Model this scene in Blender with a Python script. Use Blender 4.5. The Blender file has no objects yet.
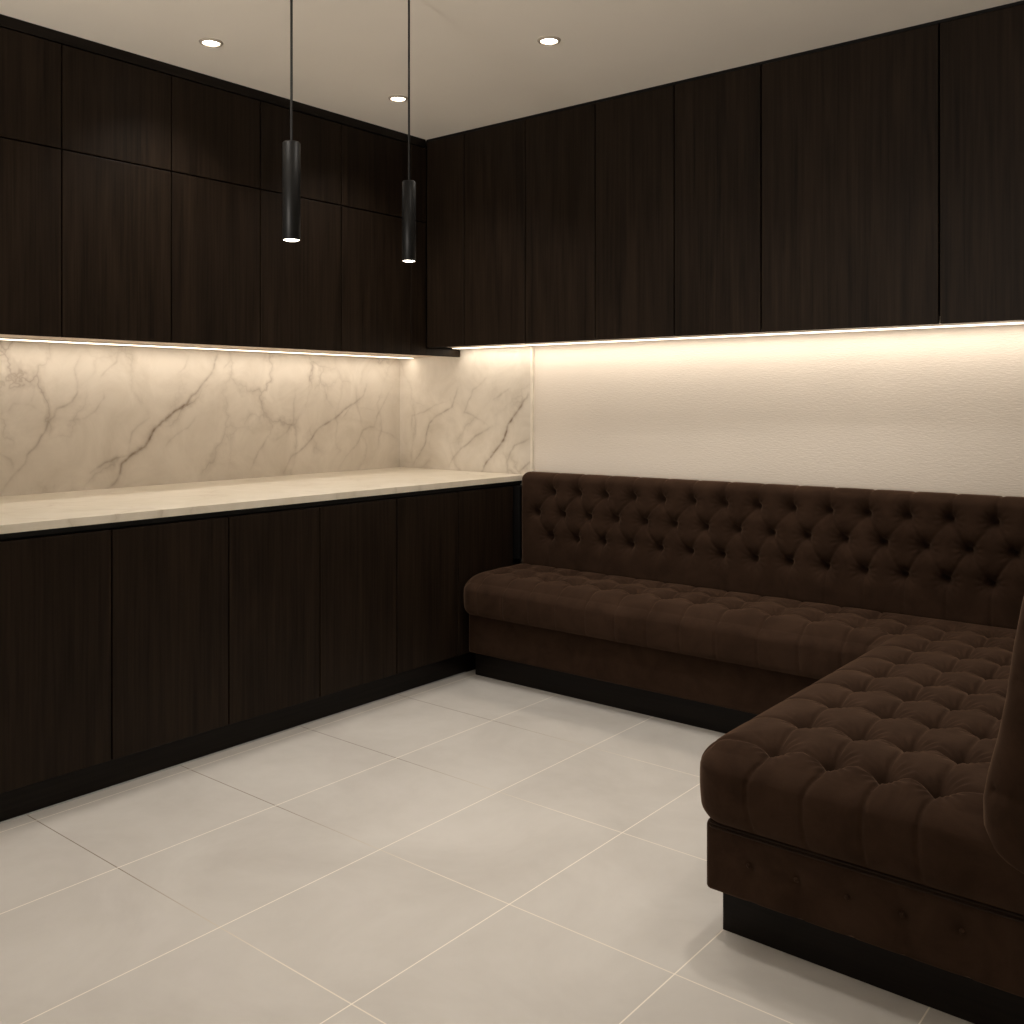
import bpy, bmesh, math, random
import numpy as np
from mathutils import Vector
random.seed(4)
C = bpy.context.scene.collection
sc = bpy.context.scene

# ------------------------------------------------------------------ materials
def new_mat(name):
    m = bpy.data.materials.new(name); m.use_nodes = True
    nt = m.node_tree; b = nt.nodes['Principled BSDF']
    return m, nt, b
def nd(nt, t, **kw):
    n = nt.nodes.new(t)
    for k, v in kw.items():
        if k in n.inputs.keys(): n.inputs[k].default_value = v
        else: setattr(n, k, v)
    return n
def ramp(nt, stops):
    r = nt.nodes.new('ShaderNodeValToRGB'); e = r.color_ramp.elements
    while len(e) < len(stops): e.new(0.5)
    for i, (p, c) in enumerate(stops):
        e[i].position = p; e[i].color = (*c, 1) if len(c) == 3 else c
    return r
def L(nt, a, b): nt.links.new(a, b)

def wood(name, dark, light, rough=.42, horizontal=False, spec=.4):
    m, nt, b = new_mat(name)
    tc = nd(nt, 'ShaderNodeTexCoord'); oi = nd(nt, 'ShaderNodeObjectInfo')
    add = nd(nt, 'ShaderNodeVectorMath', operation='MULTIPLY_ADD')
    cmb = nd(nt, 'ShaderNodeCombineXYZ')
    L(nt, oi.outputs['Random'], cmb.inputs[0]); L(nt, oi.outputs['Random'], cmb.inputs[1]); L(nt, oi.outputs['Random'], cmb.inputs[2])
    L(nt, cmb.outputs[0], add.inputs[0]); add.inputs[1].default_value = (9, 7, 5); L(nt, tc.outputs['Object'], add.inputs[2])
    mp = nd(nt, 'ShaderNodeMapping'); L(nt, add.outputs[0], mp.inputs[0])
    mp.inputs['Scale'].default_value = (2, 90, 90) if horizontal == 'x' else ((90, 2, 90) if horizontal else (90, 90, 2.2))
    n1 = nd(nt, 'ShaderNodeTexNoise', Scale=1.0, Detail=5.0, Roughness=.62, Distortion=.25); L(nt, mp.outputs[0], n1.inputs['Vector'])
    mp2 = nd(nt, 'ShaderNodeMapping'); L(nt, add.outputs[0], mp2.inputs[0])
    mp2.inputs['Scale'].default_value = (1, 12, 12) if horizontal == 'x' else ((12, 1, 12) if horizontal else (12, 12, 1.1))
    n2 = nd(nt, 'ShaderNodeTexNoise', Scale=1.0, Detail=3.0, Distortion=1.4); L(nt, mp2.outputs[0], n2.inputs['Vector'])
    mix = nd(nt, 'ShaderNodeMath', operation='MULTIPLY_ADD'); L(nt, n1.outputs[0], mix.inputs[0]); mix.inputs[1].default_value = .65
    m2 = nd(nt, 'ShaderNodeMath', operation='MULTIPLY'); L(nt, n2.outputs[0], m2.inputs[0]); m2.inputs[1].default_value = .35
    L(nt, m2.outputs[0], mix.inputs[2])
    r = ramp(nt, [(.34, dark), (.66, light)]); L(nt, mix.outputs[0], r.inputs[0]); L(nt, r.outputs[0], b.inputs['Base Color'])
    b.inputs['Roughness'].default_value = rough; b.inputs['Specular IOR Level'].default_value = spec
    bp = nd(nt, 'ShaderNodeBump', Strength=.18, Distance=.0015); L(nt, n1.outputs[0], bp.inputs['Height']); L(nt, bp.outputs[0], b.inputs['Normal'])
    return m
M_oak = wood('dark_oak', (.0062, .0037, .0022), (.0215, .0134, .0082), rough=.5, spec=.1)
M_oak_plinth = wood('dark_oak_plinth', (.003, .002, .0015), (.012, .008, .0055), horizontal=True, spec=.15)
M_oak_plinth_x = wood('dark_oak_plinth_x', (.003, .002, .0015), (.012, .008, .0055), horizontal='x', spec=.15)

def plain(name, col, rough=.5, metal=0., spec=.5):
    m, nt, b = new_mat(name)
    tc = nd(nt, 'ShaderNodeTexCoord'); n = nd(nt, 'ShaderNodeTexNoise', Scale=22.0, Detail=3.0); L(nt, tc.outputs['Object'], n.inputs['Vector'])
    r = ramp(nt, [(.3, tuple(c*.9 for c in col)), (.7, tuple(min(1, c*1.08) for c in col))]); L(nt, n.outputs[0], r.inputs[0]); L(nt, r.outputs[0], b.inputs['Base Color'])
    b.inputs['Roughness'].default_value = rough; b.inputs['Metallic'].default_value = metal; b.inputs['Specular IOR Level'].default_value = spec
    return m
M_carcass = plain('black_carcass', (.004, .0033, .003), .7, 0, .2)
M_channel = plain('black_channel', (.006, .006, .006), .5, 0, .3)
M_under = plain('cabinet_underside', (.7, .58, .48), .5)
M_black = plain('black_metal', (.004, .004, .004), .45, 0, .25)
M_cord = plain('black_cord', (.006, .006, .006), .5)
M_alu = plain('aluminium', (.55, .5, .44), .35, .7)
M_seal = plain('grey_sealant', (.42, .42, .42), .5)
M_trimwhite = plain('pale_trim', (.80, .74, .64), .45)

def plaster(name, col, bump, scale):
    m, nt, b = new_mat(name)
    tc = nd(nt, 'ShaderNodeTexCoord')
    n = nd(nt, 'ShaderNodeTexNoise', Scale=1.3, Detail=4.0); L(nt, tc.outputs['Object'], n.inputs['Vector'])
    r = ramp(nt, [(.3, tuple(c*.95 for c in col)), (.7, col)]); L(nt, n.outputs[0], r.inputs[0]); L(nt, r.outputs[0], b.inputs['Base Color'])
    mp = nd(nt, 'ShaderNodeMapping'); mp.inputs['Scale'].default_value = (.45, 1, 1.5); L(nt, tc.outputs['Object'], mp.inputs[0])
    n2 = nd(nt, 'ShaderNodeTexNoise', Scale=scale, Detail=4.0, Roughness=.6); L(nt, mp.outputs[0], n2.inputs['Vector'])
    bp = nd(nt, 'ShaderNodeBump', Strength=bump, Distance=.003); L(nt, n2.outputs[0], bp.inputs['Height']); L(nt, bp.outputs[0], b.inputs['Normal'])
    b.inputs['Roughness'].default_value = .85; b.inputs['Specular IOR Level'].default_value = .2
    return m
M_wall = plaster('textured_plaster', (.82, .745, .66), .42, 130)
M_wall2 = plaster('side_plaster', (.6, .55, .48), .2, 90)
M_ceil = plaster('ceiling_paint', (.92, .86, .78), .05, 60)

def marble(name, base, vein, cloud, use_attr, edge=False):
    m, nt, b = new_mat(name)
    tc = nd(nt, 'ShaderNodeTexCoord')
    nw = nd(nt, 'ShaderNodeTexNoise', Scale=2.4, Detail=5.0, Roughness=.6); L(nt, tc.outputs['Object'], nw.inputs['Vector'])
    wv = nd(nt, 'ShaderNodeVectorMath', operation='MULTIPLY_ADD'); L(nt, nw.outputs['Color'], wv.inputs[0]); wv.inputs[1].default_value = (.35, .35, .35); L(nt, tc.outputs['Object'], wv.inputs[2])
    mp = nd(nt, 'ShaderNodeMapping'); mp.inputs['Rotation'].default_value = (math.radians(35), math.radians(35), 0); mp.inputs['Scale'].default_value = (1, 1, .55) ; L(nt, wv.outputs[0], mp.inputs[0])
    vo = nd(nt, 'ShaderNodeTexVoronoi', feature='DISTANCE_TO_EDGE', Scale=4.6); L(nt, mp.outputs[0], vo.inputs['Vector'])
    vr = ramp(nt, [(0, (1, 1, 1)), (.015, (.5,)*3), (.08, (0, 0, 0))]); L(nt, vo.outputs['Distance'], vr.inputs[0])
    nm = nd(nt, 'ShaderNodeTexNoise', Scale=3.1, Detail=2.0); L(nt, tc.outputs['Object'], nm.inputs['Vector'])
    nmr = ramp(nt, [(.45, (0, 0, 0)), (.7, (1, 1, 1))]); L(nt, nm.outputs[0], nmr.inputs[0])
    mul = nd(nt, 'ShaderNodeMath', operation='MULTIPLY'); L(nt, vr.outputs[0], mul.inputs[0]); L(nt, nmr.outputs[0], mul.inputs[1])
    m3 = nd(nt, 'ShaderNodeMath', operation='MULTIPLY'); L(nt, mul.outputs[0], m3.inputs[0]); m3.inputs[1].default_value = .55
    fac = m3.outputs[0]
    if use_attr:
        at = nd(nt, 'ShaderNodeAttribute', attribute_name='vein')
        nb = nd(nt, 'ShaderNodeTexNoise', Scale=30.0, Detail=4.0); L(nt, tc.outputs['Object'], nb.inputs['Vector'])
        br = ramp(nt, [(.3, (.35,)*3), (.6, (1, 1, 1))]); L(nt, nb.outputs[0], br.inputs[0])
        am = nd(nt, 'ShaderNodeMath', operation='MULTIPLY'); L(nt, at.outputs['Fac'], am.inputs[0]); L(nt, br.outputs[0], am.inputs[1])
        mx = nd(nt, 'ShaderNodeMath', operation='ADD', use_clamp=True); L(nt, fac, mx.inputs[0]); L(nt, am.outputs[0], mx.inputs[1]); fac = mx.outputs[0]
    nc = nd(nt, 'ShaderNodeTexNoise', Scale=4.5, Detail=7.0, Roughness=.65, Distortion=.8); L(nt, tc.outputs['Object'], nc.inputs['Vector'])
    cr = ramp(nt, [(.35, cloud), (.62, base)]); L(nt, nc.outputs[0], cr.inputs[0])
    mix = nd(nt, 'ShaderNodeMix', data_type='RGBA'); L(nt, fac, mix.inputs[0]); L(nt, cr.outputs[0], mix.inputs[6]); mix.inputs[7].default_value = (*vein, 1)
    L(nt, mix.outputs[2], b.inputs['Base Color'])
    b.inputs['Roughness'].default_value = .32; b.inputs['Specular IOR Level'].default_value = .35
    return m
M_marble = marble('backsplash_marble', (.74, .68, .60), (.24, .18, .13), (.64, .58, .50), True)
M_top = marble('worktop_marble', (.74, .68, .58), (.42, .34, .25), (.66, .60, .49), False)

def tile_mat():
    m, nt, b = new_mat('beige_floor_tile')
    tc = nd(nt, 'ShaderNodeTexCoord')
    n = nd(nt, 'ShaderNodeTexNoise', Scale=2.2, Detail=7.0, Roughness=.62, Distortion=.5); L(nt, tc.outputs['Object'], n.inputs['Vector'])
    r = ramp(nt, [(.3, (.47, .442, .41)), (.68, (.565, .538, .505))]); L(nt, n.outputs[0], r.inputs[0])
    sp = nd(nt, 'ShaderNodeSeparateXYZ'); L(nt, tc.outputs['Object'], sp.inputs[0])
    def line(out, off, per, w):
        a = nd(nt, 'ShaderNodeMath', operation='SUBTRACT'); L(nt, out, a.inputs[0]); a.inputs[1].default_value = off
        d = nd(nt, 'ShaderNodeMath', operation='DIVIDE'); L(nt, a.outputs[0], d.inputs[0]); d.inputs[1].default_value = per
        ad = nd(nt, 'ShaderNodeMath', operation='ADD'); L(nt, d.outputs[0], ad.inputs[0]); ad.inputs[1].default_value = .5
        fr = nd(nt, 'ShaderNodeMath', operation='FRACT'); L(nt, ad.outputs[0], fr.inputs[0])
        s = nd(nt, 'ShaderNodeMath', operation='SUBTRACT'); L(nt, fr.outputs[0], s.inputs[0]); s.inputs[1].default_value = .5
        ab = nd(nt, 'ShaderNodeMath', operation='ABSOLUTE'); L(nt, s.outputs[0], ab.inputs[0])
        lt = nd(nt, 'ShaderNodeMath', operation='LESS_THAN'); L(nt, ab.outputs[0], lt.inputs[0]); lt.inputs[1].default_value = w/2/per
        return lt.outputs[0]
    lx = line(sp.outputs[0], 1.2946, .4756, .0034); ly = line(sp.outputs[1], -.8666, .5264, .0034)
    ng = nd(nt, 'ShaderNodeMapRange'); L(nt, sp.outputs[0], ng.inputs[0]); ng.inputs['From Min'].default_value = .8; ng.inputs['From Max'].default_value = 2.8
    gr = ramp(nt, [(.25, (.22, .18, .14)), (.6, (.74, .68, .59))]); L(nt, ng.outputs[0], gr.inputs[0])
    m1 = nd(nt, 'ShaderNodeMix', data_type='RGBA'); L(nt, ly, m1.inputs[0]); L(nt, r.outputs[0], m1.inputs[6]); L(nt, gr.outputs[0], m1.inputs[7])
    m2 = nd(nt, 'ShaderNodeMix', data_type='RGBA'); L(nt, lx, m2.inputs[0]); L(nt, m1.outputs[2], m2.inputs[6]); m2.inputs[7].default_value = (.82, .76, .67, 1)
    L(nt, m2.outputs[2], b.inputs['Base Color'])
    nr = nd(nt, 'ShaderNodeTexNoise', Scale=14.0, Detail=5.0); L(nt, tc.outputs['Object'], nr.inputs['Vector'])
    rr = ramp(nt, [(.3, (.42,)*3), (.7, (.56,)*3)]); L(nt, nr.outputs[0], rr.inputs[0]); L(nt, rr.outputs[0], b.inputs['Roughness'])
    bp = nd(nt, 'ShaderNodeBump', Strength=.06, Distance=.002); L(nt, nr.outputs[0], bp.inputs['Height']); L(nt, bp.outputs[0], b.inputs['Normal'])
    b.inputs['Specular IOR Level'].default_value = .35
    return m
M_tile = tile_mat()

def velvet(name, a, c):
    m, nt, b = new_mat(name)
    tc = nd(nt, 'ShaderNodeTexCoord')
    n = nd(nt, 'ShaderNodeTexNoise', Scale=9.0, Detail=7.0, Roughness=.7, Distortion=.6); L(nt, tc.outputs['Object'], n.inputs['Vector'])
    r = ramp(nt, [(.32, a), (.68, c)]); L(nt, n.outputs[0], r.inputs[0]); L(nt, r.outputs[0], b.inputs['Base Color'])
    n2 = nd(nt, 'ShaderNodeTexNoise', Scale=420.0, Detail=2.0); L(nt, tc.outputs['Object'], n2.inputs['Vector'])
    n3 = nd(nt, 'ShaderNodeTexNoise', Scale=55.0, Detail=4.0, Distortion=.8); L(nt, tc.outputs['Object'], n3.inputs['Vector'])
    ad = nd(nt, 'ShaderNodeMath', operation='MULTIPLY_ADD'); L(nt, n2.outputs[0], ad.inputs[0]); ad.inputs[1].default_value = .3; L(nt, n3.outputs[0], ad.inputs[2])
    bp = nd(nt, 'ShaderNodeBump', Strength=.22, Distance=.0025); L(nt, ad.outputs[0], bp.inputs['Height']); L(nt, bp.outputs[0], b.inputs['Normal'])
    b.inputs['Roughness'].default_value = .9; b.inputs['Specular IOR Level'].default_value = .06
    b.inputs['Sheen Weight'].default_value = .28; b.inputs['Sheen Roughness'].default_value = .32
    b.inputs['Sheen Tint'].default_value = (.85, .56, .38, 1)
    return m
M_velvet = velvet('brown_velvet', (.026, .0138, .0084), (.044, .0245, .0155))
M_piping = velvet('brown_piping', (.024, .015, .011), (.034, .022, .016))

def emis(name, col, s):
    m, nt, b = new_mat(name)
    b.inputs['Base Color'].default_value = (.8, .8, .8, 1)
    b.inputs['Emission Color'].default_value = (*col, 1); b.inputs['Emission Strength'].default_value = s
    return m
M_led = emis('warm_led_diffuser', (1, .86, .66), 2.6)
M_lamp = emis('lamp_lens', (1, .9, .74), 14)

# ------------------------------------------------------------------ mesh helpers
def obj(name, bm, mat, parent=None, smooth=False, origin=None):
    """link bm (world coordinates) as one mesh object; local origin = parent's location or 'origin'"""
    me = bpy.data.meshes.new(name)
    base = Vector(parent['_w']) if parent is not None else (Vector(origin) if origin else Vector((0, 0, 0)))
    bmesh.ops.translate(bm, verts=bm.verts, vec=-base)
    bmesh.ops.recalc_face_normals(bm, faces=bm.faces)
    bm.to_mesh(me); bm.free()
    mats = mat if isinstance(mat, (list, tuple)) else [mat]
    for mm in mats: me.materials.append(mm)
    if smooth:
        for p in me.polygons: p.use_smooth = True
    o = bpy.data.objects.new(name, me); C.objects.link(o)
    if parent is not None: o.parent = parent
    else: o.location = base
    o['_w'] = tuple(base)
    return o
def thing(name, label, cat, loc, group=None):
    o = bpy.data.objects.new(name, None); C.objects.link(o); o.location = loc; o['_w'] = tuple(loc)
    o.empty_display_size = .05
    o['label'] = label; o['category'] = cat
    if group: o['group'] = group
    return o
def tag(o, label, cat, group=None):
    o['label'] = label; o['category'] = cat
    if group: o['group'] = group
    return o
def struct(name, bm, mat, label=None, origin=None):
    o = obj(name, bm, mat, origin=origin); o['kind'] = 'structure'
    if label: o['label'] = label
    return o
def box(bm, a, b, bev=0, seg=2):
    a = Vector(a); b = Vector(b)
    r = bmesh.ops.create_cube(bm, size=1)
    for v in r['verts']:
        v.co = Vector([(a[i]+b[i])/2 + v.co[i]*(b[i]-a[i]) for i in range(3)])
    if bev:
        es = list({e for v in r['verts'] for e in v.link_edges})
        bmesh.ops.bevel(bm, geom=es, offset=bev, segments=seg, affect='EDGES', profile=.5)
    return bm
def boxbm(a, b, bev=0, seg=2): return box(bmesh.new(), a, b, bev, seg)
def lathe(prof, cx, cy, n=40):
    bm = bmesh.new(); rings = []
    for r, z in prof:
        if r < 1e-6: rings.append([bm.verts.new((cx, cy, z))])
        else: rings.append([bm.verts.new((cx+r*math.cos(2*math.pi*i/n), cy+r*math.sin(2*math.pi*i/n), z)) for i in range(n)])
    for A, B in zip(rings, rings[1:]):
        for i in range(n):
            j = (i+1) % n
            if len(A) == 1 and len(B) == 1: continue
            if len(A) == 1: bm.faces.new((A[0], B[i], B[j]))
            elif len(B) == 1: bm.faces.new((A[i], B[0], A[j]))
            else: bm.faces.new((A[i], B[i], B[j], A[j]))
    return bm
def tube(pts, r, n=8):
    bm = bmesh.new(); rings = []
    pts = [Vector(p) for p in pts]
    for k, p in enumerate(pts):
        t = (pts[min(k+1, len(pts)-1)] - pts[max(k-1, 0)]).normalized()
        u = Vector((0, 0, 1)).cross(t)
        if u.length < .1: u = Vector((1, 0, 0)).cross(t)
        u.normalize(); w = t.cross(u)
        rings.append([bm.verts.new(p + r*(math.cos(2*math.pi*i/n)*u + math.sin(2*math.pi*i/n)*w)) for i in range(n)])
    for A, B in zip(rings, rings[1:]):
        for i in range(n): bm.faces.new((A[i], A[(i+1) % n], B[(i+1) % n], B[i]))
    bm.faces.new(rings[0]); bm.faces.new(rings[-1])
    return bm

# ------------------------------------------------------------------ dimensions (metres)
X0, Y0 = -.078, -.039          # finished marble faces
XW, YW = X0-.014, Y0+.014      # wall faces behind the marble
ZC = 2.585
XD, XU, YU = .80, .387, -.308  # base door plane, left wall-unit door plane, back wall-unit door plane
ZT = .907
YN = -4.2                      # near end of the cabinet runs (outside the frame)
XR = 4.7                       # right wall
YB = -6.2

# ------------------------------------------------------------------ room shell
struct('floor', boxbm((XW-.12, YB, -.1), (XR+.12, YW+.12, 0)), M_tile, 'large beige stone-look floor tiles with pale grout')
struct('ceiling', boxbm((XW-.12, YB, ZC), (XR+.12, YW+.12, ZC+.12)), M_ceil, 'warm off-white painted ceiling')
struct('wall_left', boxbm((XW-.12, YB, 0), (XW, YW+.12, ZC)), M_wall2, 'left wall behind the marble backsplash')
struct('wall_back', boxbm((XW, YW, 0), (XR, YW+.12, ZC)), M_wall, 'beige textured plaster wall above the banquette')
struct('wall_right', boxbm((XR, YB, 0), (XR+.12, YW+.12, ZC)), M_wall2, 'right wall beyond the banquette')
# fascia strips between wall units and ceiling, vertical trim at the end of the marble
struct('trim_1', boxbm((XW, YN, 2.546), (XU-.004, YU, ZC)), M_oak_plinth, 'dark timber fascia under the ceiling on the left')
struct('trim_2', boxbm((XU-.004, YU+.006, 2.574), (3.50, YW, ZC)), M_carcass, 'black shadow gap under the ceiling on the back wall')
struct('trim_3', boxbm((.843, Y0-.004, ZT-.02), (.855, YW, 1.54), .001), M_trimwhite, 'slim pale vertical trim where the marble ends')

# ------------------------------------------------------------------ marble backsplash
VA = [[(-1.243, 1.41), (-1.285, 1.359), (-1.343, 1.311), (-1.369, 1.268), (-1.426, 1.229), (-1.475, 1.19), (-1.523, 1.145), (-1.562, 1.092), (-1.621, 1.051), (-1.666, 1.01), (-1.693, 0.948), (-1.739, 0.901)], [(-1.63, 1.051), (-1.702, 1.029), (-1.757, 1.002), (-1.82, 0.964)], [(-1.537, 1.204), (-1.591, 1.174), (-1.621, 1.13), (-1.636, 1.069), (-1.635, 1.051)], [(-1.305, 1.219), (-1.341, 1.16), (-1.426, 1.113), (-1.456, 1.079)], [(-1.849, 1.463), (-1.862, 1.412), (-1.858, 1.347), (-1.858, 1.312), (-1.878, 1.277), (-1.938, 1.245), (-1.95, 1.213), (-1.984, 1.19), (-2.0, 1.148), (-2.043, 1.1), (-2.076, 1.066), (-2.08, 1.031), (-2.123, 0.993), (-2.168, 0.936)], [(-1.693, 1.478), (-1.702, 1.433), (-1.739, 1.39), (-1.766, 1.348)], [(-1.752, 1.304), (-1.748, 1.269), (-1.784, 1.219), (-1.845, 1.2), (-1.904, 1.188)], [(-2.168, 1.228), (-2.124, 1.246), (-2.111, 1.274), (-2.035, 1.27), (-2.0, 1.23)], [(-2.028, 1.337), (-2.035, 1.27)], [(-2.168, 1.089), (-2.139, 1.057), (-2.123, 1.0)], [(-1.358, 1.49), (-1.379, 1.434), (-1.414, 1.397)], [(-1.243, 1.41), (-1.226, 1.459), (-1.209, 1.494)], [(-1.132, 1.466), (-1.176, 1.427)], [(-0.757, 1.352), (-0.751, 1.228), (-0.764, 1.168), (-0.814, 1.13), (-0.88, 1.085)], [(-0.93, 1.104), (-0.971, 1.054), (-1.018, 0.987), (-1.036, 0.941)], [(-0.654, 1.477), (-0.661, 1.425), (-0.68, 1.333)], [(-0.582, 1.359), (-0.568, 1.301), (-0.507, 1.238)], [(-0.288, 1.357), (-0.316, 1.291), (-0.374, 1.243), (-0.445, 1.222), (-0.529, 1.164), (-0.595, 1.135), (-0.647, 1.083), (-0.713, 1.044), (-0.79, 1.006), (-0.838, 0.93)], [(-0.374, 1.243), (-0.458, 1.173)], [(-0.092, 1.349), (-0.138, 1.269), (-0.198, 1.191), (-0.214, 1.137), (-0.302, 1.105), (-0.345, 1.041), (-0.402, 0.978), (-0.472, 0.909)], [(-0.214, 1.137), (-0.107, 1.091), (-0.061, 1.068)], [(-0.331, 1.221), (-0.198, 1.219)]]
WA = [1.2, .65, .35, .35, .6, .35, .35, .25, .2, .35, .3, .6, .3, .4, .45, .3, .3, .75, .35, .4, .25, .2]
VB = [[(0.829, 1.325), (0.792, 1.252), (0.707, 1.164), (0.678, 1.091), (0.619, 1.028), (0.552, 0.967), (0.522, 0.912)], [(0.349, 1.328), (0.328, 1.236), (0.157, 1.156), (0.102, 1.028), (0.024, 0.929)], [(0.611, 1.155), (0.491, 1.086), (0.39, 1.021), (0.287, 0.925)], [(0.287, 1.267), (0.024, 1.202), (0.011, 1.122)], [(0.552, 1.387), (0.449, 1.314), (0.411, 1.205), (0.592, 1.147)], [(0.707, 1.341), (0.592, 1.282)], [(0.835, 1.086), (0.745, 1.047), (0.688, 0.942)], [(0.839, 0.971), (0.773, 0.924)]]
WB = [1.25, .65, .6, .4, .4, .4, .6, .7]
def seg_dist(P, a, b):
    """distance of points P (n,k) to segment ab, plus the parameter along it"""
    a = np.asarray(a, float); b = np.asarray(b, float); d = b-a
    t = np.clip(((P-a) @ d)/max(d @ d, 1e-12), 0, 1)
    return np.linalg.norm(P-(a+t[:, None]*d), axis=1), t
def vein_panel(name, s0, s1, z0, z1, pos, label, lines, weights, step=.0042):
    ns = int((s1-s0)/step)+1; nz = int((z1-z0)/step)+1
    S, Z = np.meshgrid(np.linspace(s0, s1, ns), np.linspace(z0, z1, nz), indexing='ij')
    P = np.stack([S.ravel(), Z.ravel()], 1)
    rng = np.random.RandomState(3)                       # wobble so that the veins are not straight between points
    W = P.copy()
    for f, a in ((9, .010), (23, .005), (51, .0022), (97, .0012)):
        p1, p2, p3, p4 = rng.rand(4)*6.28
        W[:, 0] += a*np.sin(f*P[:, 1]+p1+1.3*np.sin(f*.7*P[:, 0]+p2)); W[:, 1] += a*np.sin(f*P[:, 0]+p3+1.3*np.sin(f*.6*P[:, 1]+p4))
    val = np.zeros(len(P))
    for ln, w in zip(lines, weights):
        n = len(ln)-1
        for k in range(n):
            d, t = seg_dist(W, ln[k], ln[k+1])
            u = (k+t)/n; taper = np.minimum(1, .35+2.2*np.minimum(u, 1-u))
            val = np.maximum(val, w*taper*(.62*np.exp(-(d/(.0026+.0030*w))**1.5)+.34*np.exp(-d/.018)))
    front = [pos(s, z, 0) for s, z in P]; back = [pos(s, z, 1) for s, z in ((s0, z0), (s1, z0), (s1, z1), (s0, z1))]
    me = bpy.data.meshes.new(name); N = len(front)
    idx = np.arange(N).reshape(ns, nz)
    q = np.stack([idx[:-1, :-1], idx[1:, :-1], idx[1:, 1:], idx[:-1, 1:]], -1).reshape(-1, 4)
    faces = q.tolist()
    b0, b1, b2, b3 = N, N+1, N+2, N+3
    faces += [[b0, b3, b2, b1], list(idx[:, 0])+[b1, b0], list(idx[-1, :])+[b2, b1], list(idx[::-1, -1])+[b3, b2], list(idx[0, ::-1])+[b0, b3]]
    faces = [[int(i) for i in f] for f in faces]
    me.from_pydata(front+back, [], faces)
    at = me.attributes.new('vein', 'FLOAT', 'POINT'); at.data.foreach_set('value', np.append(val, np.zeros(4)).astype(np.float32))
    bm = bmesh.new(); bm.from_mesh(me); bmesh.ops.recalc_face_normals(bm, faces=bm.faces); bm.to_mesh(me); bm.free()
    me.materials.append(M_marble)
    o = bpy.data.objects.new(name, me); C.objects.link(o)
    return tag(o, label, 'backsplash')
# extra veins towards the near end of the long slab (outside the frame)
VA2 = VA+[[(y-1.45, z) for y, z in l] for l in VA[:5]]; WA2 = WA+WA[:5]
vein_panel('marble_backsplash', YN, Y0, ZT-.02, 1.509, lambda s, z, b: (X0-.012 if b else X0, s, z), 'long veined cream marble backsplash slab on the left wall above the worktop', VA2, WA2)
vein_panel('marble_backsplash', X0, .843, ZT-.02, 1.548, lambda s, z, b: (s, Y0+.012 if b else Y0, z), 'short veined cream marble backsplash slab on the back wall, right of the corner', VB, WB)

# ------------------------------------------------------------------ base cabinets
GAP = .0028
ylow = [YN, -3.55, -3.1, -2.64, -2.193, -1.749, -1.33, -.911, -.521]
lowlab = ['outside', 'outside', 'outside',
          'dark oak base cabinet door cut by the left edge of the photo, nearest the camera',
          'widest dark oak base cabinet seen whole, second from the left photo edge',
          'dark oak base cabinet in the middle of the run, third from the left photo edge',
          'dark oak base cabinet, second from the banquette end of the run',
          'narrowest dark oak base cabinet, beside the left end of the banquette seat']
lowlab[0] = 'dark oak base cabinet at the far near end of the run, out of the photo'
lowlab[1] = 'dark oak base cabinet second from the near end of the run, out of the photo'
lowlab[2] = 'dark oak base cabinet third from the near end of the run, out of the photo'
def front_door(a, b, parent, mat=M_oak):
    return obj('door', boxbm(a, b, .002, 2), mat, parent)
for k in range(3, len(ylow)-1):
    y0, y1 = ylow[k], ylow[k+1]
    t = thing('base_cabinet', lowlab[k], 'cabinet', ((XD+X0)/2, (y0+y1)/2, .1), 'base cabinets under the marble worktop')
    obj('body', boxbm((X0+.002, y0+.0005, .1), (XD-.022, y1-.0005, .86)), M_carcass, t)
    front_door((XD-.020, y0+GAP, .106), (XD, y1-GAP, .855), t)
# closing panel between last cabinet and wall (partly behind the banquette)
t = thing('corner_cabinet', 'dark oak end unit of the base run, above the left end of the banquette seat', 'cabinet', (.78, -.28, .1))
obj('panel_face', boxbm((XD-.020, -.519, .106), (XD, -.125, .855), .0012, 1), M_oak, t)
obj('body', boxbm((X0+.002, -.519, .1), (XD-.022, Y0-.002, .86)), M_carcass, t)
obj('scribe_strip', boxbm((XD-.021, -.115, .50), (.834, Y0-.001, .855)), M_carcass, t)
# recessed black finger channel under the worktop
tag(obj('finger_channel', boxbm((X0+.002, ylow[3], .861), (.788, Y0-.002, .8795)), M_channel, origin=(.35, -2, .861)), 'recessed black channel strip between the marble worktop and the base doors', 'channel')
t = thing('plinth', 'low dark recessed toe board under the base cabinets, along the floor', 'plinth', (.5, -2, 0))
obj('toe_board', boxbm((X0+.002, ylow[3], .0), (.755, -.04, .0995)), M_oak_plinth, t)
obj('sealing_strip', boxbm((.7555, ylow[3], .0), (.7605, -.425, .004)), M_seal, t)['label'] = 'thin pale sealing strip'
# worktop
tag(obj('worktop', boxbm((X0+.001, ylow[3], .880), (.812, Y0-.001, ZT), .0015, 2), M_top, origin=(.35, -2, .88)), 'long pale cream marble worktop running along the left wall', 'worktop')

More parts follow.
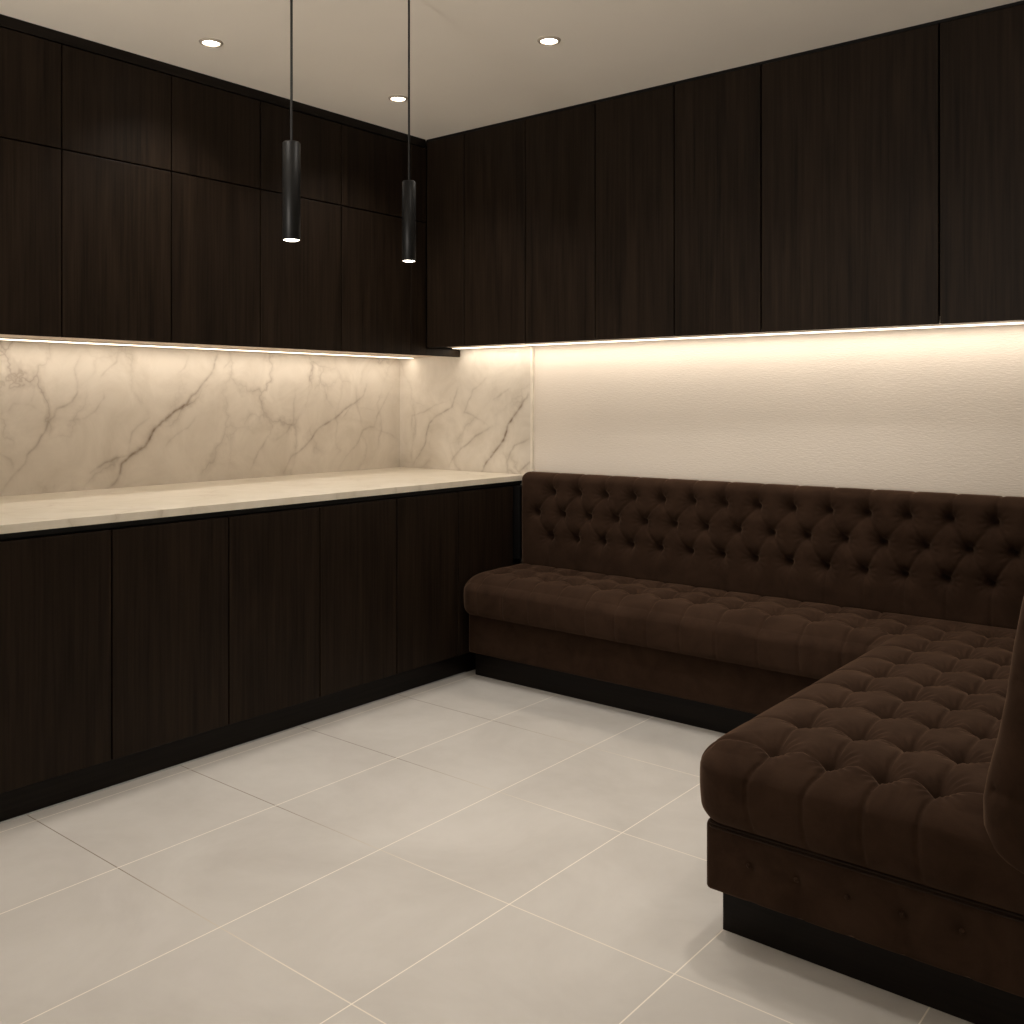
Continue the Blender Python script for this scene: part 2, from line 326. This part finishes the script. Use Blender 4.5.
# ------------------------------------------------------------------ left wall units (two rows of doors)
yup = [-3.5, -3.05, -2.6, -2.155, -1.724, -1.308, -.862, -.414]
uplab = ['', '',
         'dark oak wall unit with two stacked doors, cut by the left photo edge',
         'dark oak wall unit with two stacked doors, second from the left photo edge',
         'dark oak two-door wall unit, third from the left edge, left of both pendants',
         'dark oak wall unit with two stacked doors, directly behind the left pendant lamp',
         'dark oak wall unit with two stacked doors, between the two pendant lamps']
ZU, ZM = 1.501, 2.168
for k in range(2, len(yup)-1):
    y0, y1 = yup[k], yup[k+1]
    t = thing('wall_cabinet', uplab[k], 'cabinet', ((XU+X0)/2, (y0+y1)/2, ZU), 'wall units with stacked doors on the left wall')
    obj('body', boxbm((XW+.001, y0+.0005, ZU+.0275), (XU-.022, y1-.0005, 2.545)), M_carcass, t)
    obj('bottom_panel', boxbm((XW+.001, y0+.0005, ZU+.009), (XU-.021, y1-.0005, ZU+.027)), M_under, t)
    front_door((XU-.020, y0+GAP, ZU), (XU, y1-GAP, ZM-GAP), t)
    front_door((XU-.020, y0+GAP, ZM+GAP), (XU, y1-GAP, 2.540), t)
t = thing('corner_cabinet', 'narrow dark oak corner filler unit of the left wall run, behind the right pendant lamp', 'cabinet', (.15, -.2, ZU))
obj('body', boxbm((XW+.001, -.4135, ZU+.0275), (XU-.022, Y0-.001, 2.545)), M_carcass, t)
obj('bottom_panel', boxbm((XW+.001, -.4135, ZU+.009), (XU-.021, Y0-.001, ZU+.027)), M_under, t)
obj('filler_panel', boxbm((XU-.020, -.412, ZU), (XU, YU-.002, ZM-GAP), .001, 1), M_oak, t)
obj('filler_panel', boxbm((XU-.020, -.412, ZM+GAP), (XU, YU-.002, 2.540), .001, 1), M_oak, t)
obj('end_panel', boxbm((XU-.020, YU-.0015, ZU), (XU, -.055, ZU+.035), .001, 1), M_oak, t)

# ------------------------------------------------------------------ back wall units (full height doors)
ZB = 1.5396
xup = [XU+.002, .642, 1.02, 1.409, 1.80, 2.181, 2.834, 3.50]
bklab = ['narrow full-height dark oak wall unit in the corner, left end of the back wall run',
         'full-height dark oak wall unit above the short marble slab, second from the corner',
         'full-height dark oak wall unit above the end of the marble, third from the corner',
         'full-height dark oak wall unit, fourth from the corner on the back wall',
         'full-height dark oak wall unit just left of the widest one on the back wall',
         'widest full-height dark oak wall unit seen whole on the back wall',
         'full-height dark oak wall unit cut by the right photo edge']
for k in range(len(xup)-1):
    x0, x1 = xup[k], xup[k+1]
    t = thing('tall_wall_cabinet', bklab[k], 'cabinet', ((x0+x1)/2, -.17, ZB), 'full-height wall units on the back wall')
    obj('body', boxbm((x0+.0005, YU+.022, ZB+.0275), (x1-.0005, YW-.001, 2.573)), M_carcass, t)
    obj('bottom_panel', boxbm((x0+.0005, YU+.021, ZB+.009), (x1-.0005, YW-.001, ZB+.027)), M_under, t)
    front_door((x0+GAP, YU, ZB), (x1-GAP, YU+.020, 2.571), t)

# ------------------------------------------------------------------ LED strips
def area(name, loc, sx, sy, power, col=(1, .80, .58), rot=(0, 0, 0), spread=math.pi):
    l = bpy.data.lights.new(name, 'AREA'); l.shape = 'RECTANGLE'; l.size = sx; l.size_y = sy; l.energy = power; l.color = col; l.spread = spread
    o = bpy.data.objects.new(name, l); C.objects.link(o); o.location = loc; o.rotation_euler = rot
    return o
LEDC = (1, .90, .79)
t = thing('led_strip', 'glowing warm LED strip light under the left wall units, above the long marble', 'light', (.06, -1.3, ZU+.0025))
obj('profile', boxbm((-.002, -2.598, ZU+.005), (.052, -.05, ZU+.0088)), M_alu, t)
obj('diffuser', boxbm((.008, -2.597, ZU+.0025), (.042, -.052, ZU+.0048), .001, 1), M_led, t)
t = thing('led_strip', 'glowing warm LED strip light under the back wall units, above the plaster wall', 'light', (2, -.12, ZB+.0025))
obj('profile', boxbm((.395, -.135, ZB+.005), (3.498, -.070, ZB+.0088)), M_alu, t)
obj('diffuser', boxbm((.396, -.125, ZB+.0025), (3.497, -.080, ZB+.0048), .001, 1), M_led, t)
LP = .72
area('led_light_left', (.025, -1.325, ZU+.0015), .03, 2.5, LP*2.5, LEDC)
area('led_light_back', (1.95, -.102, ZB+.0015), 3.08, .036, LP*3.1, LEDC)

# ------------------------------------------------------------------ ceiling downlights
def downlight(x, y, label, power, group='recessed ceiling downlights'):
    t = thing('downlight', label, 'ceiling light', (x, y, ZC-.01), group)
    obj('trim_ring', lathe([(.030, ZC-.0005), (.030, ZC-.003), (.033, ZC-.0075), (.040, ZC-.006), (.043, ZC-.0015), (.043, ZC-.0005)], x, y), M_trimring, t, True)
    obj('lens', lathe([(0, ZC-.003), (.0298, ZC-.003), (.0298, ZC-.0005), (0, ZC-.0005)], x, y), M_lamp, t)
    spot(x, y, ZC-.012, power)
def spot(x, y, z, power, ang=122, r=.06, blend=1, col=(1, .93, .84)):
    l = bpy.data.lights.new('lamp_or_fill_beam', 'SPOT'); l.energy = power; l.spot_size = math.radians(ang); l.spot_blend = blend; l.shadow_soft_size = r; l.color = col
    o = bpy.data.objects.new('lamp_or_fill_beam', l); C.objects.link(o); o.location = (x, y, z)
M_trimring = plain('trim_ring_paint', (.45, .39, .32), .4)
DP = 29.5
downlight(.710, -1.763, 'round recessed ceiling downlight nearest the left edge of the photo', DP)
downlight(1.679, -.999, 'round recessed ceiling downlight in the middle, right of both pendant lamps', DP)
downlight(.763, -.868, 'round recessed ceiling downlight nearest the ceiling corner, just left of the right pendant cord', DP)
# added unseen ceiling spots without fixtures, to brighten floor, ceiling and seating
for (x, y, p) in ((2.55, -1.1, 1.2), (3.4, -1.3, .5), (2.35, -1.85, 1.3), (1.75, -2.7, .65), (.75, -2.9, .35), (1.75, -4.3, .4), (.75, -4.3, .3), (3.1, -5.8, .7)):
    spot(x, y, ZC-.012, DP*p)

# added unseen spot behind the camera, aimed up to brighten the ceiling
ul = bpy.data.lights.new('added_uplight', 'SPOT'); ul.energy = 260; ul.spot_size = math.radians(84); ul.spot_blend = .5; ul.shadow_soft_size = .30; ul.color = (1, .93, .83)
uo = bpy.data.objects.new('added_uplight', ul); C.objects.link(uo); uo.location = (2.7, -5.6, .85)
uo.rotation_euler = (Vector((1.9, -1.9, 2.585+1.1))-uo.location).to_track_quat('-Z', 'Y').to_euler()

# ------------------------------------------------------------------ pendant lamps
cam_o = Vector((3.8112, -3.8307, 1.278)); YAW = .6834; F = 975.0; V0 = 399.88
def pendant(x, y, z0, z1, r, label, power):
    t = thing('pendant_lamp', label, 'pendant lamp', (x, y, z0), 'slim black pendant lamps')
    obj('cord', lathe([(0, z1-.001), (.0034, z1-.001), (.0034, ZC-.012), (0, ZC-.012)], x, y, 10), M_cord, t)
    obj('ceiling_rose', lathe([(0, ZC-.0005), (.03, ZC-.0005), (.03, ZC-.010), (.028, ZC-.012), (0, ZC-.012)], x, y), M_black, t, False)
    obj('shade', lathe([(.003, z1+.003), (.006, z1+.001), (r-.003, z1), (r, z1-.003), (r, z0+.001), (r-.001, z0), (r-.002, z0), (r-.002, z0+.01), (0, z0+.01)], x, y), M_black, t, True)
    obj('lens', lathe([(0, z0-.0015), (r*.6, z0-.0012), (r-.003, z0+.001), (r-.003, z0+.006), (0, z0+.006)], x, y), M_lamp, t, True)
    spot(x, y, z0-.006, power, 80, .015, .7)
pendant(1.79, -2.246, 1.688, 1.940, .0228, 'larger-looking left pendant lamp, slim black cylinder hanging on a black cord', 5)
pendant(1.60, -1.634, 1.719, 1.973, .0222, 'smaller-looking right pendant lamp, slim black cylinder hanging in front of the corner', 5)

# ------------------------------------------------------------------ tufted upholstery
def cuboid_union_surface(boxes, xs, ys, z0, z1, step, bottom=True):
    """sharp surface (top, bottom and sides) of a union of axis-aligned plan rectangles, densely gridded"""
    gx = []; gy = []
    def fill(br):
        out = [br[0]]
        for a, b in zip(br, br[1:]):
            n = max(1, int(round((b-a)/step))); out += [a+(b-a)*(i+1)/n for i in range(n)]
        return out
    gx, gy, gz = fill(xs), fill(ys), fill([z0, z1])
    nx, ny = len(gx)-1, len(gy)-1
    ins = np.zeros((nx+2, ny+2), bool)
    for i in range(nx):
        for j in range(ny):
            cx, cy = (gx[i]+gx[i+1])/2, (gy[j]+gy[j+1])/2
            ins[i+1, j+1] = any(b[0] < cx < b[1] and b[2] < cy < b[3] for b in boxes)
    V = {}; P = []; Fc = []
    def v(x, y, z):
        k = (round(x, 6), round(y, 6), round(z, 6))
        if k not in V: V[k] = len(P); P.append((x, y, z))
        return V[k]
    for i in range(nx):
        for j in range(ny):
            if not ins[i+1, j+1]: continue
            a, b, c, d = gx[i], gx[i+1], gy[j], gy[j+1]
            Fc.append((v(a, c, z1), v(b, c, z1), v(b, d, z1), v(a, d, z1)))
            if bottom: Fc.append((v(a, c, z0), v(a, d, z0), v(b, d, z0), v(b, c, z0)))
            for (ok, p, q) in ((ins[i, j+1], (a, d), (a, c)), (ins[i+2, j+1], (b, c), (b, d)), (ins[i+1, j], (a, c), (b, c)), (ins[i+1, j+2], (b, d), (a, d))):
                if ok: continue
                for k in range(len(gz)-1):
                    Fc.append((v(*p, gz[k]), v(*q, gz[k]), v(*q, gz[k+1]), v(*p, gz[k+1])))
    return np.array(P), Fc
def rounded(P, boxes, z0, z1, r):
    """move sharp-surface points onto the surface with edges rounded at radius r; returns points, normals"""
    best = None
    for (a, b, c, d) in boxes:
        lo = np.array([a+r, c+r, z0+r]); hi = np.array([b-r, d-r, z1-r])
        lo, hi = np.minimum(lo, (lo+hi)/2), np.maximum(hi, (lo+hi)/2)
        q = np.clip(P, lo, hi); dist = np.linalg.norm(P-q, axis=1)
        if best is None: best = (dist, q)
        else:
            m = dist < best[0]-1e-9; best = (np.where(m, dist, best[0]), np.where(m[:, None], q, best[1]))
    q = best[1]; n = (P-q)/np.maximum(best[0], 1e-9)[:, None]
    return q+n*np.minimum(r, best[0])[:, None], n
def tuft(P, n, buttons, segs, A=.030, sb=.028, B0=.006, B1=.018, w=.055, fine=.0045, core=.015, mask=None):
    """pillowy deep buttoning: round pads meeting in sharp creases that deepen towards each button"""
    db = np.full(len(P), 9.)
    for bt in buttons: db = np.minimum(db, np.linalg.norm(P-np.array(bt), axis=1))
    dc = np.full(len(P), 9.)
    for a, b in segs:
        d, _ = seg_dist(P, a, b); dc = np.minimum(dc, d)
    t = 1-np.clip(dc/w, 0, 1)
    tb = 1-np.clip(db/.09, 0, 1)
    h = -fine*np.exp(-(dc/.0050)**1.3) - A*np.exp(-(db/sb)**1.2) - (B0+B1*np.exp(-(db/.045)**1.5))*(1-np.sqrt(1-t**2)) - .007*tb**2
    h -= core*np.exp(-(db/.016)**2)
    if mask is not None: h = h*mask
    return h
def mesh_obj(name, P, Fc, mat, parent):
    base = np.array(parent['_w']); me = bpy.data.meshes.new(name)
    me.from_pydata((P-base).tolist(), [], [[int(i) for i in f] for f in Fc]); me.update()
    for p in me.polygons: p.use_smooth = True
    me.materials.append(mat)
    o = bpy.data.objects.new(name, me); C.objects.link(o); o.parent = parent; o['_w'] = tuple(base)
    return o

BX0 = .813                # left end of bench
BXR = 3.47                # right outer side
bq = thing('corner_banquette', 'L-shaped chocolate brown velvet corner banquette, deep buttoned, along the back wall and right side', 'sofa', (2.0, -.6, 0))
# plinth (L) and upholstered base (L)
pb = bmesh.new()
box(pb, (.815, -.42, 0), (2.72, -.06, .112)); box(pb, (2.72, -1.684, 0), (3.40, -.06, .112))
obj('plinth', pb, M_oak_plinth_x, bq)['label'] = 'dark timber plinth'
def base_mesh():
    boxes = [(BX0, 2.9, -.470, -.05), (2.70, BXR, -1.738, -.05)]
    P, Fc = cuboid_union_surface(boxes, [BX0, 2.70, BXR], [-1.738, -.470, -.05], .113, .300, .0125)
    R, n = rounded(P, boxes, .113, .300, .012)
    segs = []; btn = []
    for (x, z) in ((2.81, .199), (2.925, .202), (3.04, .199), (3.156, .201), (3.274, .206), (3.39, .205)):
        btn.append((x, -1.738, z)); segs += [((x, -1.738, z), (x+.008, -1.738, .113)), ((x, -1.738, z), (x-.008, -1.738, .262))]
    front = (np.abs(P[:, 1]+1.738) < .02).astype(float)
    h = tuft(P, n, btn, segs, A=.006, sb=.012, B0=.002, B1=.003, w=.02, core=.003, fine=.003, mask=front)
    # the seat slopes a touch: the base top is lower at the front of the short leg
    R = R+n*h[:, None]
    lower = np.clip((-P[:, 1]-.6)/1.0, 0, 1)*.020
    R[:, 2] -= lower*(P[:, 2]-.113)/(.187)
    return R, Fc, btn
R, Fc, base_btn = base_mesh()
base_o = mesh_obj('base', R, Fc, M_velvet, bq)
def button(x, y, z, axis, parent, r=.008, mesh=[None]):
    if mesh[0] is None:
        bm = bmesh.new(); bmesh.ops.create_uvsphere(bm, u_segments=14, v_segments=8, radius=1)
        for v in bm.verts: v.co.z *= .45
        me = bpy.data.meshes.new('button'); bm.to_mesh(me); bm.free()
        for p in me.polygons: p.use_smooth = True
        me.materials.append(M_velvet); mesh[0] = me
    o = bpy.data.objects.new('button', mesh[0]); C.objects.link(o); o.parent = parent
    b = Vector(parent['_w']); o.location = Vector((x, y, z))-b; o.scale = (r, r, r)
    if axis == 'y': o.rotation_euler = (math.pi/2, 0, 0)
    if axis == 'x': o.rotation_euler = (0, math.pi/2, 0)
for (x, y, z) in base_btn[:5]: button(x, y+.005, z, 'y', base_o, .006)

# seat cushion, one continuous L
YF, YC, XL = -.533, -1.760, 2.674
ZS, ZSB = .490, .300
cb = [(BX0-.004, 2.95, YF, -.075), (XL, BXR, YC, -.075)]
bx = [.92, 1.07, 1.21, 1.356, 1.51, 1.655, 1.805, 1.952, 2.104, 2.272, 2.427, 2.58]
colx = [2.853, 2.987, 3.103, 3.216]
rowy = [-1.68, -1.50, -1.30, -1.12, -.945, -.765, -.58, -.40, -.235]
btn = []; segs = []
for k, x in enumerate(bx):
    btn += [(x, -.365, ZS), (x, -.215, ZS)]
    segs += [((x, -.365, ZS), (x, YF, ZS)), ((x, YF, ZS), (x, YF, ZSB)), ((x, -.365, ZS), (x, -.215, ZS)), ((x, -.215, ZS), (x, -.1, ZS))]
    if k: segs += [((bx[k-1], -.365, ZS), (x, -.365, ZS)), ((bx[k-1], -.215, ZS), (x, -.215, ZS))]
btn += [(2.72, -.385, ZS), (2.72, -.225, ZS)]
segs += [((2.58, -.365, ZS), (2.72, -.385, ZS)), ((2.58, -.215, ZS), (2.72, -.225, ZS)), ((2.72, -.385, ZS), (2.72, -.225, ZS)), ((2.72, -.385, ZS), (2.66, YF, ZS)), ((2.66, YF, ZS), (2.66, YF, ZSB)),
         ((2.72, -.385, ZS), (2.853, -.40, ZS)), ((2.72, -.225, ZS), (2.853, -.235, ZS))]
for i, x in enumerate(colx):
    for j, y in enumerate(rowy):
        btn.append((x, y, ZS))
        if j: segs.append(((x, rowy[j-1], ZS), (x, y, ZS)))
        if i: segs.append(((colx[i-1], y, ZS), (x, y, ZS)))
        if i == 0 and y < -.55:
            segs.append(((x, y, ZS), (XL, y-.035, ZS))); segs.append(((XL, y-.035, ZS), (XL, y-.035, ZSB)))
        if i == 3: segs.append(((x, y, ZS), (x+.12, y, ZS)))
for x, xm, xb in ((2.853, 2.818, 2.832), (2.987, 2.95, 2.96), (3.103, 3.081, 3.088), (3.216, 3.195, 3.205)):
    segs += [((x, -1.68, ZS), (x-.012, YC, ZS)), ((x-.012, YC, ZS), (xm, YC, .42)), ((xm, YC, .42), (xm, YC, .37)), ((xm, YC, .37), (xb, YC, ZSB))]
P, Fc = cuboid_union_surface(cb, [BX0-.004, XL, BXR], [YC, YF, -.075], ZSB, ZS, .0042, False)
KZ = .080/.060                                               # edge rounding: 95 mm in plan, 66 mm in height, tighter at the bottom
Q = P*np.array([1, 1, KZ]); R, n = rounded(Q, cb, (ZSB-.026)*KZ, ZS*KZ, .080)
R = R/np.array([1, 1, KZ]); n = n*np.array([1, 1, KZ]); n /= np.linalg.norm(n, axis=1)[:, None]
n[:, 2] = np.where(P[:, 2] < ZSB+.03, np.maximum(n[:, 2], 0), n[:, 2])
top = np.clip((P[:, 2]-ZSB)/.02, 0, 1)
h = tuft(P, n, btn, segs, A=.034, sb=.031, B0=.0030, B1=.006, w=.046, fine=.0060, mask=top)
side = 1-np.clip(n[:, 2], 0, 1)                                # pleats on the vertical faces are shallower, faces crown outwards
onside = np.clip(1-np.abs(n[:, 2])*1.4, 0, 1)
zz = np.clip((P[:, 2]-ZSB)/(ZS-ZSB), 0, 1)
h = h*(1-.15*onside)+onside*.008*np.sin(np.pi*zz)
# radial gathers around every button
gath = np.zeros(len(P))
for bt in btn:
    dx, dy = P[:, 0]-bt[0], P[:, 1]-bt[1]; dd = np.hypot(dx, dy)
    m = (dd < .09) & (P[:, 2] > ZS-.001)
    gath[m] += .0019*np.sin(15*np.arctan2(dy[m], dx[m])+bt[0]*40)*np.exp(-((dd[m]-.038)/.02)**2)
R = R+n*(h+gath)[:, None]
lower = np.clip((-P[:, 1]-.6)/1.0, 0, 1)*.020
R[:, 2] -= lower*(1-zz)
dE = np.where(P[:, 1] < YF, np.minimum(P[:, 0]-XL, P[:, 1]-YC), np.where(P[:, 0] < XL, P[:, 1]-YF, np.hypot(P[:, 0]-XL, P[:, 1]-YF)))
R[:, 2] -= .024*np.exp(-(np.maximum(dE, 0)/.075)**1.6)*zz          # the upholstery falls away towards its outer edges
cush = mesh_obj('seat_cushion', R, Fc, M_velvet, bq)
for (x, y, z) in btn: button(x, y, ZS-.068, 'z', cush, .0085)
# twin piping below the front of the short leg
for dz, nm in ((0, 'piping'), (.009, 'piping')):
    z = .2765-dz
    pts = [(2.700+.012, -1.2, z+.006)]+[(2.708+.02-.02*math.cos(a), YC+.038-.02*math.sin(a)*1.0, z) for a in [0, .4, .8, 1.2, 1.57]]+[(3.0, YC+.018, z), (3.3, YC+.018, z), (BXR-.02, YC+.018, z)]
    obj(nm, tube(pts, .0028, 8), M_piping, bq, True)['label'] = 'corded piping'

# long backrest
bb = [(.838, 3.45, -.128, -.032)]
ZK0, ZK1 = .455, .936
P, Fc = cuboid_union_surface(bb, [.838, 3.45], [-.128, -.032], ZK0, ZK1, .0048)
R, n = rounded(P, bb, ZK0, ZK1, .040)
YFc = -.128
r1 = [1.03+.149*k for k in range(17)]; r2 = [.937+.1495*k for k in range(17)]
btnb = []; sg = []
for x in r1:
    btnb.append((x, YFc, .845)); btnb.append((x-.012, YFc, .628))
    sg += [((x, YFc, .845), (x+.012, YFc, .94)), ((x+.012, YFc, ZK1), (x+.02, -.032, ZK1)), ((x-.012, YFc, .628), (x-.012, YFc, ZK0))]
for x in r2: btnb.append((x, YFc, .740))
for k, x in enumerate(r1):
    for y in (r2[k],)+((r2[k+1],) if k+1 < len(r2) else ()):
        sg += [((x, YFc, .845), (y, YFc, .740)), ((y, YFc, .740), (x-.012, YFc, .628))]
frontm = np.clip((-.05-P[:, 1])/.03, 0, 1)
frontm = np.maximum(frontm, (P[:, 2] > ZK1-.001)*.8)
h = tuft(P, n, btnb, sg, A=.036, sb=.022, B0=.0018, B1=.004, w=.038, fine=.0042, mask=frontm)
gath = np.zeros(len(P))
for bt in btnb:
    dx, dz = P[:, 0]-bt[0], P[:, 2]-bt[2]; dd = np.hypot(dx, dz)
    m = (dd < .09) & (P[:, 1] < YFc+.001)
    gath[m] += .0014*np.sin(13*np.arctan2(dz[m], dx[m])+bt[0]*40)*np.exp(-((dd[m]-.034)/.018)**2)
R = R+n*(h+gath)[:, None]
# the back rises very slightly to the right
R[:, 2] += np.clip((P[:, 0]-.85)/2.2, 0, 1)*.012*(P[:, 2]-ZK0)/(ZK1-ZK0)-.008*(P[:, 2]-ZK0)/(ZK1-ZK0)
back = mesh_obj('backrest', R, Fc, M_velvet, bq)
for (x, y, z) in btnb:
    if x < 3.3: button(x, YFc+.061, z, 'y', back, .0085)

# side backrest on the right
sb_ = [(3.300, 3.50, -1.785, -.12)]
Z0, Z1 = .350, .950
P, Fc = cuboid_union_surface(sb_, [3.30, 3.50], [-1.785, -.12], Z0, Z1, .009)
R, n = rounded(P, sb_, Z0, Z1, .058)
btns = []; sg = []
for j in range(11):
    y = -1.62+.145*j
    btns += [(3.30, y, .845), (3.30, y, .628), (3.30, y+.072, .74)]
    sg += [((3.30, y, .845), (3.30, y, .955)), ((3.30, y, .845), (3.30, y+.072, .74)), ((3.30, y, .845), (3.30, y-.072, .74)), ((3.30, y, .628), (3.30, y+.072, .74)), ((3.30, y, .628), (3.30, y-.072, .74)), ((3.30, y, .628), (3.30, y, .33))]
for z in (.845, .74, .52): sg += [((3.30, -1.785, z), (3.50, -1.785, z-.02))]
h = tuft(P, n, btns, sg, A=.026, sb=.028, B0=.006, B1=.014, w=.05)
R = R+n*h[:, None]
zc = P[:, 2]
R[:, 0] += np.interp(zc, [.35, .375, .40, .44, .49, .544, .618, .70, .80, .88, .96], [.060, .040, .026, .014, .013, .022, .040, .055, .068, .082, .096])
sback = mesh_obj('side_backrest', R, Fc, M_velvet, bq)
sback['label'] = 'raked backrest on the right'
for (x, y, z) in btns: button(x+.05+(z-.45)*.14, y, z, 'x', sback, .009)

# ------------------------------------------------------------------ camera, world, view
cd = bpy.data.cameras.new('camera'); cam = bpy.data.objects.new('camera', cd); C.objects.link(cam)
cam.location = cam_o; cam.rotation_euler = (math.pi/2, 0, YAW)
cd.sensor_fit = 'HORIZONTAL'; cd.sensor_width = 36; cd.lens = F/1024*36; cd.shift_y = -(512-V0)/1024
cd.clip_start = .05
sc.camera = cam
w = bpy.data.worlds.new('world'); sc.world = w; w.use_nodes = True
wn = w.node_tree; bg = wn.nodes['Background']
# added dim surround behind the camera, brighter below the horizon to lift the ceiling
wt = nd(wn, 'ShaderNodeTexCoord'); ws = nd(wn, 'ShaderNodeSeparateXYZ'); L(wn, wt.outputs['Generated'], ws.inputs[0])
wm = nd(wn, 'ShaderNodeMapRange'); wm.inputs['From Min'].default_value = -.25; wm.inputs['From Max'].default_value = .15; wm.inputs['To Min'].default_value = .45; wm.inputs['To Max'].default_value = .15
L(wn, ws.outputs[2], wm.inputs[0]); L(wn, wm.outputs[0], bg.inputs[1])
bg.inputs[0].default_value = (1, .93, .85, 1)
sc.view_settings.view_transform = 'Standard'; sc.view_settings.look = 'None'; sc.view_settings.exposure = .40; sc.view_settings.gamma = 1
sc.view_settings.use_curve_mapping = False
for o in C.objects:
    if '_w' in o: del o['_w']
